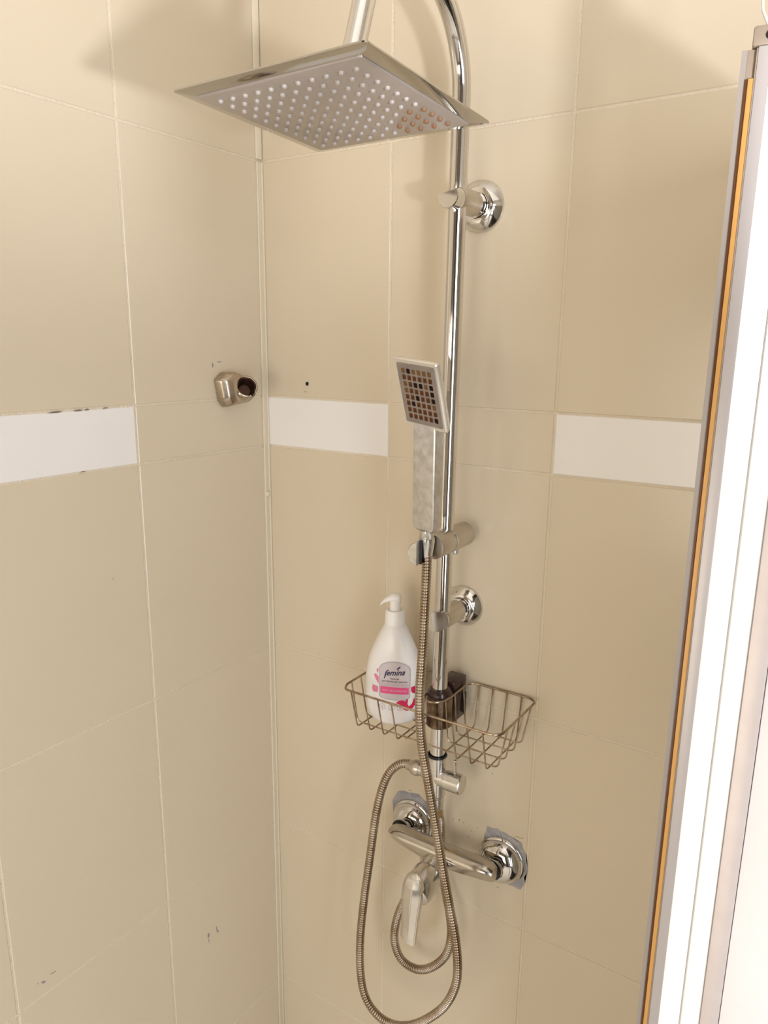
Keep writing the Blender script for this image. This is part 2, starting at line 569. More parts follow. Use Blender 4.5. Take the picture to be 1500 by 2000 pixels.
bracket('up', 0.3528, 1.636, 0.0300, 0.085, (V(0.3528, -0.080, 1.642), V(-0.15, -0.35, 1.0)))
bracket('low', 0.3501, 1.128, 0.0280, 0.083, (V(0.352, -0.078, 1.128), V(0.75, -0.75, 0.15)))

# sliding holder that grips the pipe and carries the hand shower
hz, hx = 1.2330, 0.3535
bm = NB()
add_lathe(bm, (hx, 0, hz), (0, -1, 0), [(0.014, 0.0125), (0.0150, 0.0152), (0.0168, 0.0160), (0.062, 0.0160), (0.0625, 0.0152)], 40)
hd = obj('slider_clamp', bm, SATIN, col, label='satin grey slider clamp')
bm = NB()
add_lathe(bm, (hx, 0, hz - 0.0005), (0, -1, 0), [(0.0610, 0.0150), (0.0625, 0.0158), (0.098, 0.0158), (0.0990, 0.0152)], 40)
g = bm.verts[:] + bm.edges[:] + bm.faces[:]
obj('holder_arm', bm, SATIN, col)
bm = NB()
add_lathe(bm, (hx, 0, hz - 0.002), (0, -1, 0), [(0.1245, 0.0158), (0.1335, 0.0150), (0.1350, 0.0136)], 40)
g = bm.verts[:] + bm.edges[:] + bm.faces[:]
bmesh.ops.bisect_plane(bm, geom=g, plane_co=V(hx - 0.0025, -0.13, hz), plane_no=V(1, 0.15, 0), clear_outer=True)
bmesh.ops.holes_fill(bm, edges=[ed for ed in bm.edges if len(ed.link_faces) == 1], sides=0)
obj('holder_cheek', bm, DULL, col, label='limescaled outer cheek')
bm = NB()
add_lathe(bm, (hx, 0, hz - 0.002), (0, -1, 0), [(0.0985, 0.0150), (0.1250, 0.0150)], 32)
g = bm.verts[:] + bm.edges[:] + bm.faces[:]
bmesh.ops.bisect_plane(bm, geom=g, plane_co=V(hx - 0.0055, -0.11, hz), plane_no=V(1, 0.35, 0), clear_outer=True)
bmesh.ops.holes_fill(bm, edges=[ed for ed in bm.edges if len(ed.link_faces) == 1], sides=0)
obj('cradle_insert', bm, BLACK, col, label='black plastic cradle insert')
bm = NB()
add_lathe(bm, (hx - 0.001, -0.040, hz - 0.0165), (0, 0, -1), [(-0.003, 0.006), (0.004, 0.006), (0.0055, 0.0045)], 20)
obj('grub_screw', bm, DULL, col)

# diverter
dz = 0.897
dx = 0.3478
bm = NB()
add_lathe(bm, (dx, PY, 0), (0, 0, 1), [(0.869, 0.0112), (0.871, 0.0126), (0.930, 0.0126), (0.9315, 0.0116)], 32)
add_lathe(bm, (dx, PY, dz), (1, 0, 0), [(0.0, 0.0122), (0.0145, 0.0124), (0.0155, 0.0135), (0.0385, 0.0137), (0.0400, 0.0125), (0.0400, 0.0)], 32)
add_lathe(bm, (dx, PY, dz + 0.002), (-1, 0, 0), [(0.0, 0.0100), (0.0190, 0.0100), (0.0205, 0.0088), (0.028, 0.0088)], 28)
dv = obj('diverter_valve', bm, CHROME_SPOT, col)
bm = NB()
add_lathe(bm, (dx, PY, 0), (0, 0, 1), [(0.9285, 0.0132), (0.9300, 0.0140), (0.9315, 0.0132)], 32)
obj('rubber_ring', bm, BLACK, dv)
bm = NB()
add_box(bm, (dx + 0.0260, PY - 0.0020, dz + 0.0115), (dx + 0.0300, PY + 0.0025, dz + 0.034), 0.0008)
obj('diverter_lever', bm, CHROME_SPOT, dv)
bm = NB()
n = 6
add_lathe(bm, (dx, PY, 0), (0, 0, 1), [(0.8475, 0.0085), (0.850, 0.0105), (0.8600, 0.0110), (0.8655, 0.0105), (0.8665, 0.0090), (0.870, 0.0090)], 24)
obj('hose_nut', bm, CHROME_SPOT, dv)

# rain head
HC = V(0.3561, -0.2932, 1.6749)
hn = V(-0.0065, 0.0413, 0.9991).normalized()
ax = (V(1, 0, 0) - hn * hn.x).normalized()
ay = hn.cross(ax)


def hp(x, y, z):
    return HC + ax * x + ay * y + hn * z


def rect_ring(hf, z, r=0.004, seg=3, f=hp, hf2=None):
    pts = []
    hy = hf2 or hf
    for sx, sy, a0 in ((1, 1, 0), (-1, 1, 90), (-1, -1, 180), (1, -1, 270)):
        for k in range(seg + 1):
            a = math.radians(a0 + 90 * k / seg)
            pts.append(f(sx * (hf - r) + r * math.cos(a), sy * (hy - r) + r * math.sin(a), z))
    return pts


bm = NB()
rings(bm, [rect_ring(0.0865, -0.0018, 0.003), rect_ring(0.0985, -0.0004, 0.004), rect_ring(0.1000, 0.0000, 0.004), rect_ring(0.1000, 0.0012, 0.004), rect_ring(0.094, 0.0016, 0.004), rect_ring(0.094, 0.0042, 0.004), rect_ring(0.0925, 0.0050, 0.004)])
hd = obj('shower_head', bm, HEADC, col, label='square chrome rain shower head', angle=12)
bm = NB()
rings(bm, [rect_ring(0.0860, -0.0016, 0.003), rect_ring(0.0860, -0.0027, 0.003), rect_ring(0.0852, -0.0032, 0.003)])
obj('spray_plate', bm, PLATE, hd, label='matte grey spray plate')
bm = NB()
hb = hp(0, 0, 0)
add_lathe(bm, hb, hn, [(0.004, 0.019), (0.007, 0.018), (0.009, 0.0125), (0.014, 0.0125)], 28)
obj('ball_joint', bm, CHROME, hd)


def sect(c, a, b, wx, wy, r, seg=4):
    pts = []
    for sx, sy, a0 in ((1, 1, 0), (-1, 1, 90), (-1, -1, 180), (1, -1, 270)):
        for k in range(seg + 1):
            an = math.radians(a0 + 90 * k / seg)
            pts.append(c + a * (sx * (wx - r) + r * math.cos(an)) + b * (sy * (wy - r) + r * math.sin(an)))
    return pts


def noz_mesh(r, h, m, nx, ny, nz, sq=False):
    bm = NB()
    a, b = nx, ny
    rs = []
    for d, rr in ((0, r), (h * 0.75, r * 0.86), (h, r * 0.5)):
        rs.append([nz * d + (a * math.cos(2 * PI * (k + 0.5) / 8) + b * math.sin(2 * PI * (k + 0.5) / 8)) * rr if not sq else nz * d + sect(Vector((0, 0, 0)), a, b, rr * 0.86, rr * 0.92, rr * 0.25, 1)[k] for k in range(8)])
    rings(bm, rs)
    finish(bm)
    me = bpy.data.meshes.new('nozzle')
    bm.to_mesh(me)
    bm.free()
    me.materials.append(m)
    return me


nm = noz_mesh(0.0024, 0.0024, NOZ, ax, ay, -hn)
nmr = noz_mesh(0.0024, 0.0024, RUSTN, ax, ay, -hn)
off = WL[hd.name]
for i in range(11):
    for j in range(11):
        x = (i - 5) * 0.01425
        y = (j - 5) * 0.01425
        rusty = (i >= 8 and j <= 9 and j >= 5 and random.random() < 0.55) and (i + j > 15)
        # rust sits at the corner nearest the riser pipe
        p = hp(x, y, -0.0032)
        o = obj('nozzle', nmr if (i >= 7 and j >= 7 and (i + j) >= 16 and random.random() < 0.75) else nm, None, hd, loc=p - off)

# ---------------------------------------------------------------- hand shower
hs = thing('hand_shower', 'square chrome hand shower with rusty nozzles and a limescaled handle, held on the column', 'hand shower', (0.354, -0.112, 1.236))
FC = V(0.3546, -0.1393, 1.418)
fx = V(0.96976, -0.22578, -0.09271)
fy = V(0.00619, -0.35698, 0.93409)
fn = V(-0.24400, -0.90641, -0.34479)


def fp(x, y, z):
    return FC + fx * x + fy * y + fn * z


bm = NB()
rings(bm, [rect_ring(0.0300, 0.0000, 0.0025, 4, fp, 0.0382), rect_ring(0.0322, 0.0003, 0.003, 4, fp, 0.0402), rect_ring(0.0335, -0.0010, 0.003, 4, fp, 0.0415), rect_ring(0.0335, -0.0030, 0.003, 4, fp, 0.0415),
           rect_ring(0.0325, -0.0034, 0.003, 4, fp, 0.0405), rect_ring(0.0325, -0.0044, 0.003, 4, fp, 0.0405), rect_ring(0.0332, -0.0048, 0.003, 4, fp, 0.0412), rect_ring(0.0320, -0.0085, 0.003, 4, fp, 0.040), rect_ring(0.020, -0.0125, 0.003, 4, fp, 0.036)])
hh = obj('head_frame', bm, SILV, hs, angle=20)
bm = NB()
rings(bm, [rect_ring(0.0290, -0.0004, 0.002, 3, fp, 0.0362), rect_ring(0.0290, 0.0006, 0.002, 3, fp, 0.0362)])
obj('spray_plate', bm, PLATE2, hs, label='dull brown grey spray plate')
kinds = ["LDLLLL", "MMMMMM", "LMDDLD", "LMMRMD", "MMDRMD", "MDMMRL", "MRMMMM", "MRRMMD"]
nms = {c: noz_mesh(0.0032, 0.0006, m, fx, fy, fn, True) for c, m in (('L', RUSTL), ('D', RUSTD), ('M', RUSTM), ('R', RUSTM))}
for r_ in range(8):
    for c_ in range(6):
        x = (c_ - 2.5) * 0.0081 + 0.0005
        y = (3.5 - r_) * 0.0079
        obj('nozzle', nms[kinds[r_][c_]], None, hs, loc=fp(x, y, 0.0006) - WL[hs.name])
# handle: flat rounded bar
hb0 = V(0.3530, -0.1135, 1.2560)
hb1 = V(0.3548, -0.1185, 1.4000)
dirh = (hb1 - hb0).normalized()
hxa = V(0.975, -0.22, 0)
hxa = (hxa - dirh * hxa.dot(dirh)).normalized()
hya = dirh.cross(hxa)


bm = NB()
rs = []
for t, wx, wy, r in ((0.0, 0.0125, 0.0058, 0.004), (0.02, 0.0155, 0.0078, 0.003), (0.06, 0.0172, 0.0082, 0.0022), (0.85, 0.0172, 0.0082, 0.0022), (1.0, 0.0172, 0.0075, 0.0022), (1.12, 0.0172, 0.0050, 0.0022)):
    rs.append(sect(hb0.lerp(hb1, t), hxa, hya, wx, wy, r))
rings(bm, rs)
obj('handle', bm, DULL, hs, angle=22, label='limescaled flat handle')
bm = NB()
add_lathe(bm, hb0 + dirh * 0.001, -dirh, [(0, 0.0088), (0.009, 0.0088), (0.0095, 0.0100), (0.014, 0.0100), (0.030, 0.0078), (0.034, 0.0070)], 28)
obj('hose_nut', bm, CHROME_SPOT, hs)
bm = NB()
add_lathe(bm, hb0 + hxa * 0.0085 - dirh * 0.004 - hya * 0.003, hya * -1, [(0, 0.0052), (0.004, 0.0052), (0.0058, 0.0035)], 20)
obj('retaining_lug', bm, DULL, hs)


# ---------------------------------------------------------------- hoses
def hose(name, pts, r, pitch, m, label):
    root = thing(name, label, 'hose', pts[0])
    path = smooth_path(pts, pitch)
    bm = NB()

    def rr(i):
        p = pitch
        return [(-0.47 * p, r * 0.76), (-0.34 * p, r * 0.94), (-0.15 * p, r), (0.15 * p, r), (0.34 * p, r * 0.94), (0.47 * p, r * 0.76)]
    add_tube(bm, path, rr, 16)
    obj('corrugated_tube', bm, m, root, angle=60)
    return root, path


H1 = [(0.3538, -0.1130, 1.2399), (0.3543, -0.1140, 1.2026), (0.3551, -0.1180, 1.1511), (0.3571, -0.1250, 1.0931), (0.3582, -0.1300, 1.0540), (0.3602, -0.1320, 1.0205), (0.3638, -0.1300, 0.9781), (0.3708, -0.1270, 0.9355), (0.3796, -0.1240, 0.8854), (0.3874, -0.1220, 0.8420), (0.3959, -0.1210, 0.7989), (0.4052, -0.1200, 0.7556), (0.4152, -0.1200, 0.7127), (0.4208, -0.1200, 0.6670), (0.4174, -0.1200, 0.6322), (0.4019, -0.1180, 0.5922), (0.3744, -0.1150, 0.5520), (0.3436, -0.1120, 0.5195), (0.3106, -0.1080, 0.4990), (0.2812, -0.1050, 0.4976), (0.2570, -0.1000, 0.5123), (0.2462, -0.0970, 0.5507), (0.2431, -0.0930, 0.6060), (0.2468, -0.0880, 0.6762), (0.2521, -0.0830, 0.7368), (0.2574, -0.0770, 0.8037), (0.2630, -0.0700, 0.8480), (0.2719, -0.0640, 0.8769), (0.2870, -0.0610, 0.8944), (0.3033, -0.0608, 0.9010)]
h1, _ = hose('shower_hose', H1, 0.0062, 0.0038, HOSEM, 'long ribbed metal hose looping from the hand shower down to the diverter')
bm = NB()
add_lathe(bm, (0.3215, PY, dz + 0.002), (-1, 0, 0), [(0, 0.0098), (0.004, 0.0112), (0.010, 0.0108), (0.014, 0.0080), (0.020, 0.0072)], 28)
obj('end_nut', bm, SATIN, h1)
H2 = [(0.3485, -0.0600, 0.8500), (0.3440, -0.0450, 0.8280), (0.3390, -0.0290, 0.7994), (0.3380, -0.0220, 0.7338), (0.3512, -0.0300, 0.6939), (0.3655, -0.0400, 0.6637), (0.3709, -0.0450, 0.6348), (0.3652, -0.0480, 0.6029), (0.3446, -0.0500, 0.5728), (0.3184, -0.0500, 0.5541), (0.2908, -0.0500, 0.5563), (0.2773, -0.0500, 0.5820), (0.2795, -0.0500, 0.6201), (0.2933, -0.0500, 0.6630), (0.3149, -0.0500, 0.6951), (0.3270, -0.0510, 0.7180), (0.3298, -0.0515, 0.7335)]
h2, _ = hose('supply_hose', H2, 0.0064, 0.0033, HOSEM, 'short ribbed metal hose looping below the tap body up to the diverter')
bm = NB()
d_ = (Vector(H2[1]) - Vector(H2[0])).normalized()
add_lathe(bm, Vector(H2[0]), d_, [(-0.001, 0.0078), (0.012, 0.0078), (0.026, 0.0072), (0.028, 0.0066)], 24)
obj('brass_ferrule', bm, BRASS, h2, label='worn brass ferrule')

# ---------------------------------------------------------------- mixer tap
tap = thing('mixer_tap', 'chrome wall-mounted shower mixer tap with a hanging lever', 'tap', (0.352, -0.001, 0.73))
zt = 0.773
yb = -0.053
for fxp, fz in ((0.2772, 0.7655), (0.4250, 0.7610)):
    bm = NB()
    add_lathe(bm, (fxp, 0.0, fz), (0, -1, 0), [(0.0, 0.0345), (0.0028, 0.0352), (0.0042, 0.0345), (0.0052, 0.0318), (0.0075, 0.0325), (0.0095, 0.0320), (0.014, 0.0298), (0.019, 0.0255), (0.0225, 0.0195), (0.0240, 0.0135), (0.0243, 0.0110)], 56)
    obj('flange', bm, CHROME, tap, angle=50)
    bm = NB()
    add_lathe(bm, (fxp, 0.0, fz + 0.001), (0, -1, 0), [(0.020, 0.0100), (0.029, 0.0100)], 24)
    add_lathe(bm, (fxp, 0.0, fz + 0.004), (0, -1, 0), [(0.0275, 0.0134), (0.0285, 0.0142), (0.037, 0.0142), (0.038, 0.0134)], 6)
    obj('union_nut', bm, CHROME_SPOT, tap, angle=20)
    bm = NB()
    add_lathe(bm, (fxp, 0.0, fz + 0.006), (0, -1, 0), [(0.0365, 0.0152), (0.0385, 0.0152)], 28)
    obj('rubber_washer', bm, BLACK, tap)
bm = NB()
rs = []
for s in range(25):
    u = -1 + 2 * s / 24
    x = 0.3535 + u * 0.0835
    k = 1 - abs(u) ** 14 * 0.35
    hh_ = (0.0150 + 0.0020 * abs(u)) * k
    dd_ = (0.0155 + 0.0010 * abs(u)) * k
    ring_ = []
    for q in range(36):
        a = 2 * PI * q / 36
        ca, sa = math.cos(a), math.sin(a)
        p = 2 / 2.4
        ring_.append(V(x, yb + dd_ * math.copysign(abs(ca) ** p, ca), zt + hh_ * math.copysign(abs(sa) ** p, sa)))
    rs.append(ring_)
rings(bm, rs)
for co, no in ((V(0.333, yb - 0.82 * 0.0152, zt - 0.57 * 0.0152), V(-0.17, -0.81, -0.56)), (V(0.372, yb - 0.82 * 0.0152, zt - 0.57 * 0.0152), V(0.15, -0.81, -0.56))):
    g = bm.verts[:] + bm.edges[:] + bm.faces[:]
    bmesh.ops.bisect_plane(bm, geom=g, plane_co=co, plane_no=no, clear_outer=True)
    bmesh.ops.holes_fill(bm, edges=[ed for ed in bm.edges if len(ed.link_faces) == 1], sides=0)
obj('tap_body', bm, FACET2, tap, angle=25)
# neck and cartridge housing
bm = NB()
c0, c1 = V(0.350, -0.046, 0.766), V(0.350, -0.1195, 0.7435)
dn = (c1 - c0).normalized()
L = (c1 - c0).length
add_lathe(bm, c0, dn, [(0, 0.0185), (0.02, 0.0178), (0.032, 0.0172), (0.0325, 0.0160), (0.0345, 0.0160), (0.035, 0.0200), (0.040, 0.0212), (L - 0.012, 0.0212), (L - 0.004, 0.0190), (L - 0.001, 0.0140), (L, 0.006)], 40)
for co, no in ((V(0.350, -0.100, 0.7290), V(0.55, -0.15, -0.80)),):
    g = bm.verts[:] + bm.edges[:] + bm.faces[:]
    bmesh.ops.bisect_plane(bm, geom=g, plane_co=co + no.normalized() * 0.008, plane_no=no, clear_outer=True)
    bmesh.ops.holes_fill(bm, edges=[ed for ed in bm.edges if len(ed.link_faces) == 1], sides=0)
obj('cartridge_housing', bm, CHROME_SPOT, tap, angle=28)
bm = NB()
add_lathe(bm, V(0.330, -0.052, 0.760), V(0, 0, -1), [(0, 0.0095), (0.017, 0.0095), (0.018, 0.0105), (0.026, 0.0105), (0.028, 0.0085)], 24)
obj('outlet_nut', bm, CHROME_SPOT, tap)
# lever: broad faceted blade hanging down
bm = NB()
rs = []
for z, y, wd, th in ((0.7790, -0.1160, 0.0060, 0.0030), (0.7740, -0.1190, 0.0115, 0.0060), (0.7620, -0.1220, 0.0150, 0.0075), (0.7450, -0.1240, 0.0152, 0.0080), (0.7250, -0.1255, 0.0135, 0.0068), (0.7050, -0.1270, 0.0125, 0.0056), (0.6850, -0.1290, 0.0120, 0.0048), (0.6700, -0.1310, 0.0116, 0.0044)):
    c = V(0.3495 - (0.775 - z) * 0.02, y, z)
    # section: flat back, ridge off-centre on the front
    rs.append([c + V(-wd, th * 0.9, 0), c + V(-wd, -th * 0.2, 0), c + V(-wd * 0.55, -th * 0.9, 0), c + V(wd * 0.25, -th, 0), c + V(wd * 0.95, -th * 0.35, 0), c + V(wd, th * 0.9, 0)])
rings(bm, rs)
g = bm.verts[:] + bm.edges[:] + bm.faces[:]
bmesh.ops.bisect_plane(bm, geom=g, plane_co=V(0.3475, -0.130, 0.6800), plane_no=V(-0.30, 0.25, -1.0), clear_outer=True)
bmesh.ops.holes_fill(bm, edges=[ed for ed in bm.edges if len(ed.link_faces) == 1], sides=0)
es = [ed for ed in bm.edges if len(ed.link_faces) == 2 and ed.calc_face_angle(0) > 0.5]
bmesh.ops.bevel(bm, geom=es, offset=0.0010, segments=2, affect='EDGES')
obj('lever', bm, FACET, tap, angle=24)

# ---------------------------------------------------------------- wire basket
bk = thing('wire_basket', 'brown tarnished double wire basket clamped around the shower pipe', 'shower basket', (0.349, -0.061, 0.963))
ZR = 1.020
rim = [(0.245, -0.1215), (0.455, -0.1215), (0.4640, -0.1130), (0.4640, -0.011), (0.455, -0.0035), (0.375, -0.0035), (0.3645, -0.012), (0.3655, -0.062), (0.3625, -0.082), (0.349, -0.0905), (0.3355, -0.082), (0.3325, -0.062), (0.3335, -0.012), (0.323, -0.0035), (0.238, -0.0035), (0.2285, -0.012), (0.2285, -0.108), (0.236, -0.1205)]
P = [V(x, y, ZR) for x, y in rim]
n = len(P)
cl = []
for i in range(n):
    a, b, c = P[i - 1], P[i], P[(i + 1) % n]
    d = min(0.008, (a - b).length * 0.45, (c - b).length * 0.45)
    p = b + (a - b).normalized() * d
    q = b + (c - b).normalized() * d
    for k in range(5):
        t = k / 4
        cl.append(p.lerp(b, t).lerp(b.lerp(q, t), t))
cl2 = [cl[0]]
for p in cl[1:]:
    if (p - cl2[-1]).length > 1e-4:
        cl2.append(p)
bm = NB()
add_tube(bm, cl2, 0.00155, 10, closed=True)
obj('rim_wire', bm, WIREM, bk)
ZB = 0.963
wr_ = 0.00105


def wire(pts, rad=0.007):
    bm = NB()
    path = fillet(pts, rad, 5)
    add_tube(bm, path, wr_, 8)
    obj('wire', bm, WIREM, bk)


for x in (0.2460, 0.2670, 0.2890, 0.3105, 0.4000, 0.4207, 0.4420):
    wire([V(x, -0.1213, ZR), V(x, -0.1060, ZB - 0.002), V(x, -0.0135, ZB - 0.002), V(x, -0.0037, ZR)])
wire([V(0.3790, -0.0965, ZB - 0.0020), V(0.3790, -0.0135, ZB - 0.002), V(0.3790, -0.0037, ZR)])
wire([V(0.3190, -0.0965, ZB - 0.0020), V(0.3190, -0.0135, ZB - 0.002), V(0.3190, -0.0037, ZR)])
for y in (-0.0740, -0.0490, -0.0240):
    wire([V(0.3653, y, ZR), V(0.3700, y, ZB), V(0.4530, y, ZB), V(0.4640, y, ZR)])
    wire([V(0.2285, y, ZR), V(0.2395, y, ZB), V(0.3280, y, ZB), V(0.3328, y, ZR)])
wire([V(0.2285, -0.0960, ZR), V(0.2395, -0.0960, ZB), V(0.4530, -0.0960, ZB), V(0.4640, -0.0960, ZR)])
bm = NB()
add_lathe(bm, (0.3490, PY, 0), (0, 0, 1), [(0.976, 0.0165), (0.9775, 0.0176), (1.0175, 0.0176), (1.0185, 0.0165)], 36)
obj('clamp_sleeve', bm, CLAMPM, bk, label='metal clamp sleeve with a brownish reflection painted in')
bm = NB()
add_lathe(bm, (0.3490, PY, 0), (0, 0, 1), [(1.0180, 0.0172), (1.0240, 0.0168), (1.0290, 0.0135)], 36)
add_box(bm, (0.3380, -0.0450, 0.974), (0.3622, -0.0100, 1.033), 0.0015)
add_box(bm, (0.3340, -0.0200, 0.980), (0.3655, -0.0140, 1.010), 0.001)
obj('clamp_block', bm, CLAMPD, bk, label='dark brown clamp block')

# ---------------------------------------------------------------- pump bottle
bt = thing('pump_bottle', 'white plastic pump bottle with a pink and grey label standing in the left basket', 'bottle', (0.2755, -0.0600, ZB + 0.0012), math.radians(22))
prof = [(0.0, 0.026), (0.002, 0.0300), (0.008, 0.0348), (0.018, 0.0385), (0.032, 0.0402), (0.048, 0.0405), (0.064, 0.0398), (0.080, 0.0378), (0.094, 0.0345), (0.106, 0.0302), (0.117, 0.0255), (0.127, 0.0208), (0.134, 0.0172), (0.1385, 0.0150), (0.1405, 0.0140)]


def ab(z):
    for (z0, a0), (z1, a1) in zip(prof, prof[1:]):
        if z <= z1:
            t = (z - z0) / (z1 - z0)
            a = a0 + (a1 - a0) * t
            break
    else:
        a = prof[-1][1]
    k = min(1, max(0, (a - 0.014) / 0.026))
    b = a * (1 - k) + k * (0.0215 + (a - 0.040) * 0.45)
    return a, b


bm = NB()
rs = []
zs = []
for (z0, a0), (z1, a1) in zip(prof, prof[1:]):
    zs += [z0, (z0 + z1) / 2]
zs.append(prof[-1][0])
for z in zs:
    a, b = ab(z)
    k = min(1, max(0, (a - 0.014) / 0.026))
    p = 2 / (2 + 0.3 * k)
    rs.append([V(a * math.copysign(abs(math.cos(t)) ** p, math.cos(t)), b * math.copysign(abs(math.sin(t)) ** p, math.sin(t)), z) for t in (2 * PI * q / 48 for q in range(48))])
rings(bm, rs)
bd = obj('bottle_body', bm, BOTTLE, bt, world=False, angle=60)
bm = NB()
add_lathe(bm, (0, 0, 0), (0, 0, 1), [(0.1395, 0.0128), (0.1400, 0.0140), (0.1590, 0.0132), (0.1602, 0.0124), (0.1602, 0.009), (0.1590, 0.0085)], 36)
obj('collar', bm, CAPW, bt, world=False, angle=40)
bm = NB()
add_lathe(bm, (0, 0, 0), (0, 0, 1), [(0.157, 0.0082), (0.1600, 0.0080), (0.1700, 0.0074), (0.1745, 0.0078)], 28)
# pump head: domed top that tapers into a downturned spout
rs = []
for u, zc, hy, hz_ in ((0.0085, 0.1765, 0.0030, 0.0030), (0.0075, 0.1765, 0.0068, 0.0055), (0.0035, 0.1772, 0.0085, 0.0062), (-0.003, 0.1775, 0.0085, 0.0060), (-0.009, 0.1755, 0.0070, 0.0052), (-0.0145, 0.1722, 0.0050, 0.0042), (-0.0185, 0.1685, 0.0036, 0.0034), (-0.0205, 0.1660, 0.0024, 0.0026)):
    rs.append([V(u + 0.25 * hz_ * math.sin(t) * (1 if u < -0.005 else 0), hy * math.cos(t), zc + hz_ * math.sin(t)) for t in (2 * PI * q / 20 for q in range(20))])
rings(bm, rs)
obj('pump_head', bm, CAPW, bt, world=False, angle=60)


def front(x, z, eps):
    a, b = ab(z)
    k = min(1, max(0, (a - 0.014) / 0.026))
    e = 2 + 0.3 * k
    q = min(0.995, abs(x / a))
    return V(x, -b * (1 - q ** e) ** (1 / e) - eps, z)


def decal(name, outline, m, eps, parent, label=None, kind=None):
    """flat print wrapped on the bottle front; outline = list of (x,z) in bottle coordinates"""
    bm = NB()
    f = bm.faces.new([bm.verts.new((x, 0, z)) for x, z in outline])
    bmesh.ops.triangulate(bm, faces=[f])
    for k in range(3):
        bmesh.ops.subdivide_edges(bm, edges=[ed for ed in bm.edges if ed.calc_length() > 0.004], cuts=1)
        bmesh.ops.triangulate(bm, faces=bm.faces[:])
    for v in bm.verts:
        v.co = front(v.co.x, v.co.z, eps)
    for fc in bm.faces:
        fc.normal_update()
        if fc.normal.y > 0:
            fc.normal_flip()
    me = bpy.data.meshes.new(name)
    bm.to_mesh(me)
    bm.free()
    me.materials.append(m)
    return obj(name, me, None, parent, label=label, kind=kind)


LX, LZ = 0.0045, 0.0650


def shield(wd, top, bot, s=0):
    pts = []
    for k in range(13):
        a = PI * k / 12
        pts.append((LX + wd * math.cos(a), LZ + top - 0.012 + 0.012 * math.sin(a)))
    for k in range(9):
        a = PI + PI * k / 8
        pts.append((LX + wd * math.copysign(abs(math.cos(a)) ** 0.6, math.cos(a)), LZ - bot + 0.006 + 0.006 * math.sin(a)))
    return pts


lb = decal('label_panel', shield(0.0215, 0.0285, 0.0285), LBLB, 0.0003, bt, label='grey front label')
decal('label_face', shield(0.0205, 0.0275, 0.0275), LBL, 0.00045, lb)
decal('pale_band', [(LX - 0.0190, LZ - 0.0080), (LX + 0.0190, LZ - 0.0080), (LX + 0.0190, LZ - 0.0035), (LX - 0.0190, LZ - 0.0035)], LILAC, 0.0006, lb)
decal('pink_band', [(LX - 0.0195, LZ - 0.0190), (LX + 0.0195, LZ - 0.0190), (LX + 0.0195, LZ - 0.0090), (LX - 0.0195, LZ - 0.0090)], PINK, 0.0006, lb)


def text(name, s, x, z, size, m, eps, parent, shear=0.0, bold=0.0, slope=0.0, width=None, bend=0):
    cu = bpy.data.curves.new(name, 'FONT')
    cu.body = s
    cu.size = size
    cu.align_x = 'CENTER'
    cu.align_y = 'CENTER'
    cu.shear = shear
    cu.offset = bold
    cu.resolution_u = 3
    to = bpy.data.objects.new(name, cu)
    COL.objects.link(to)
    dg = bpy.context.evaluated_depsgraph_get()
    me = bpy.data.meshes.new_from_object(to.evaluated_get(dg))
    bpy.data.objects.remove(to)
    bpy.data.curves.remove(cu)
    xs = [v.co.x for v in me.vertices]
    sc = 1.0
    if width and xs:
        sc = width / (max(xs) - min(xs))
    for v in me.vertices:
        X = x + v.co.x * sc
        Z = z + v.co.y + slope * v.co.x * sc
        v.co = front(X, Z, eps)
    me.materials.clear()
    me.materials.append(m)
    return obj(name, me, None, parent)


text('name_lettering', 'femina', LX - 0.0005, LZ + 0.0120, 0.0118, NAVY, 0.0008, lb, shear=0.45, bold=0.00022, slope=0.08, width=0.0285)
decal('leaf_print', [(LX + 0.0030, LZ + 0.0165), (LX + 0.0048, LZ + 0.0172), (LX + 0.0075, LZ + 0.0200), (LX + 0.0085, LZ + 0.0222), (LX + 0.0060, LZ + 0.0212), (LX + 0.0040, LZ + 0.0192)], NAVY, 0.0008, lb)
decal('descender_print', [(LX - 0.0150, LZ + 0.0030), (LX - 0.0137, LZ + 0.0030), (LX - 0.0108, LZ + 0.0095), (LX - 0.0125, LZ + 0.0095)], NAVY, 0.0008, lb)
text('small_lettering', 'Эмульсия', LX, LZ + 0.0032, 0.0036, GREYP, 0.0008, lb, bold=0.00005, width=0.0125)
text('small_lettering', 'для интимной гигиены', LX, LZ - 0.0008, 0.0038, GREYP, 0.0008, lb, bold=0.00005, width=0.0350)
text('band_lettering', 'алоэ и ромашка', LX, LZ - 0.0140, 0.0042, LPINK, 0.0009, lb, bold=0.00006, width=0.0330)
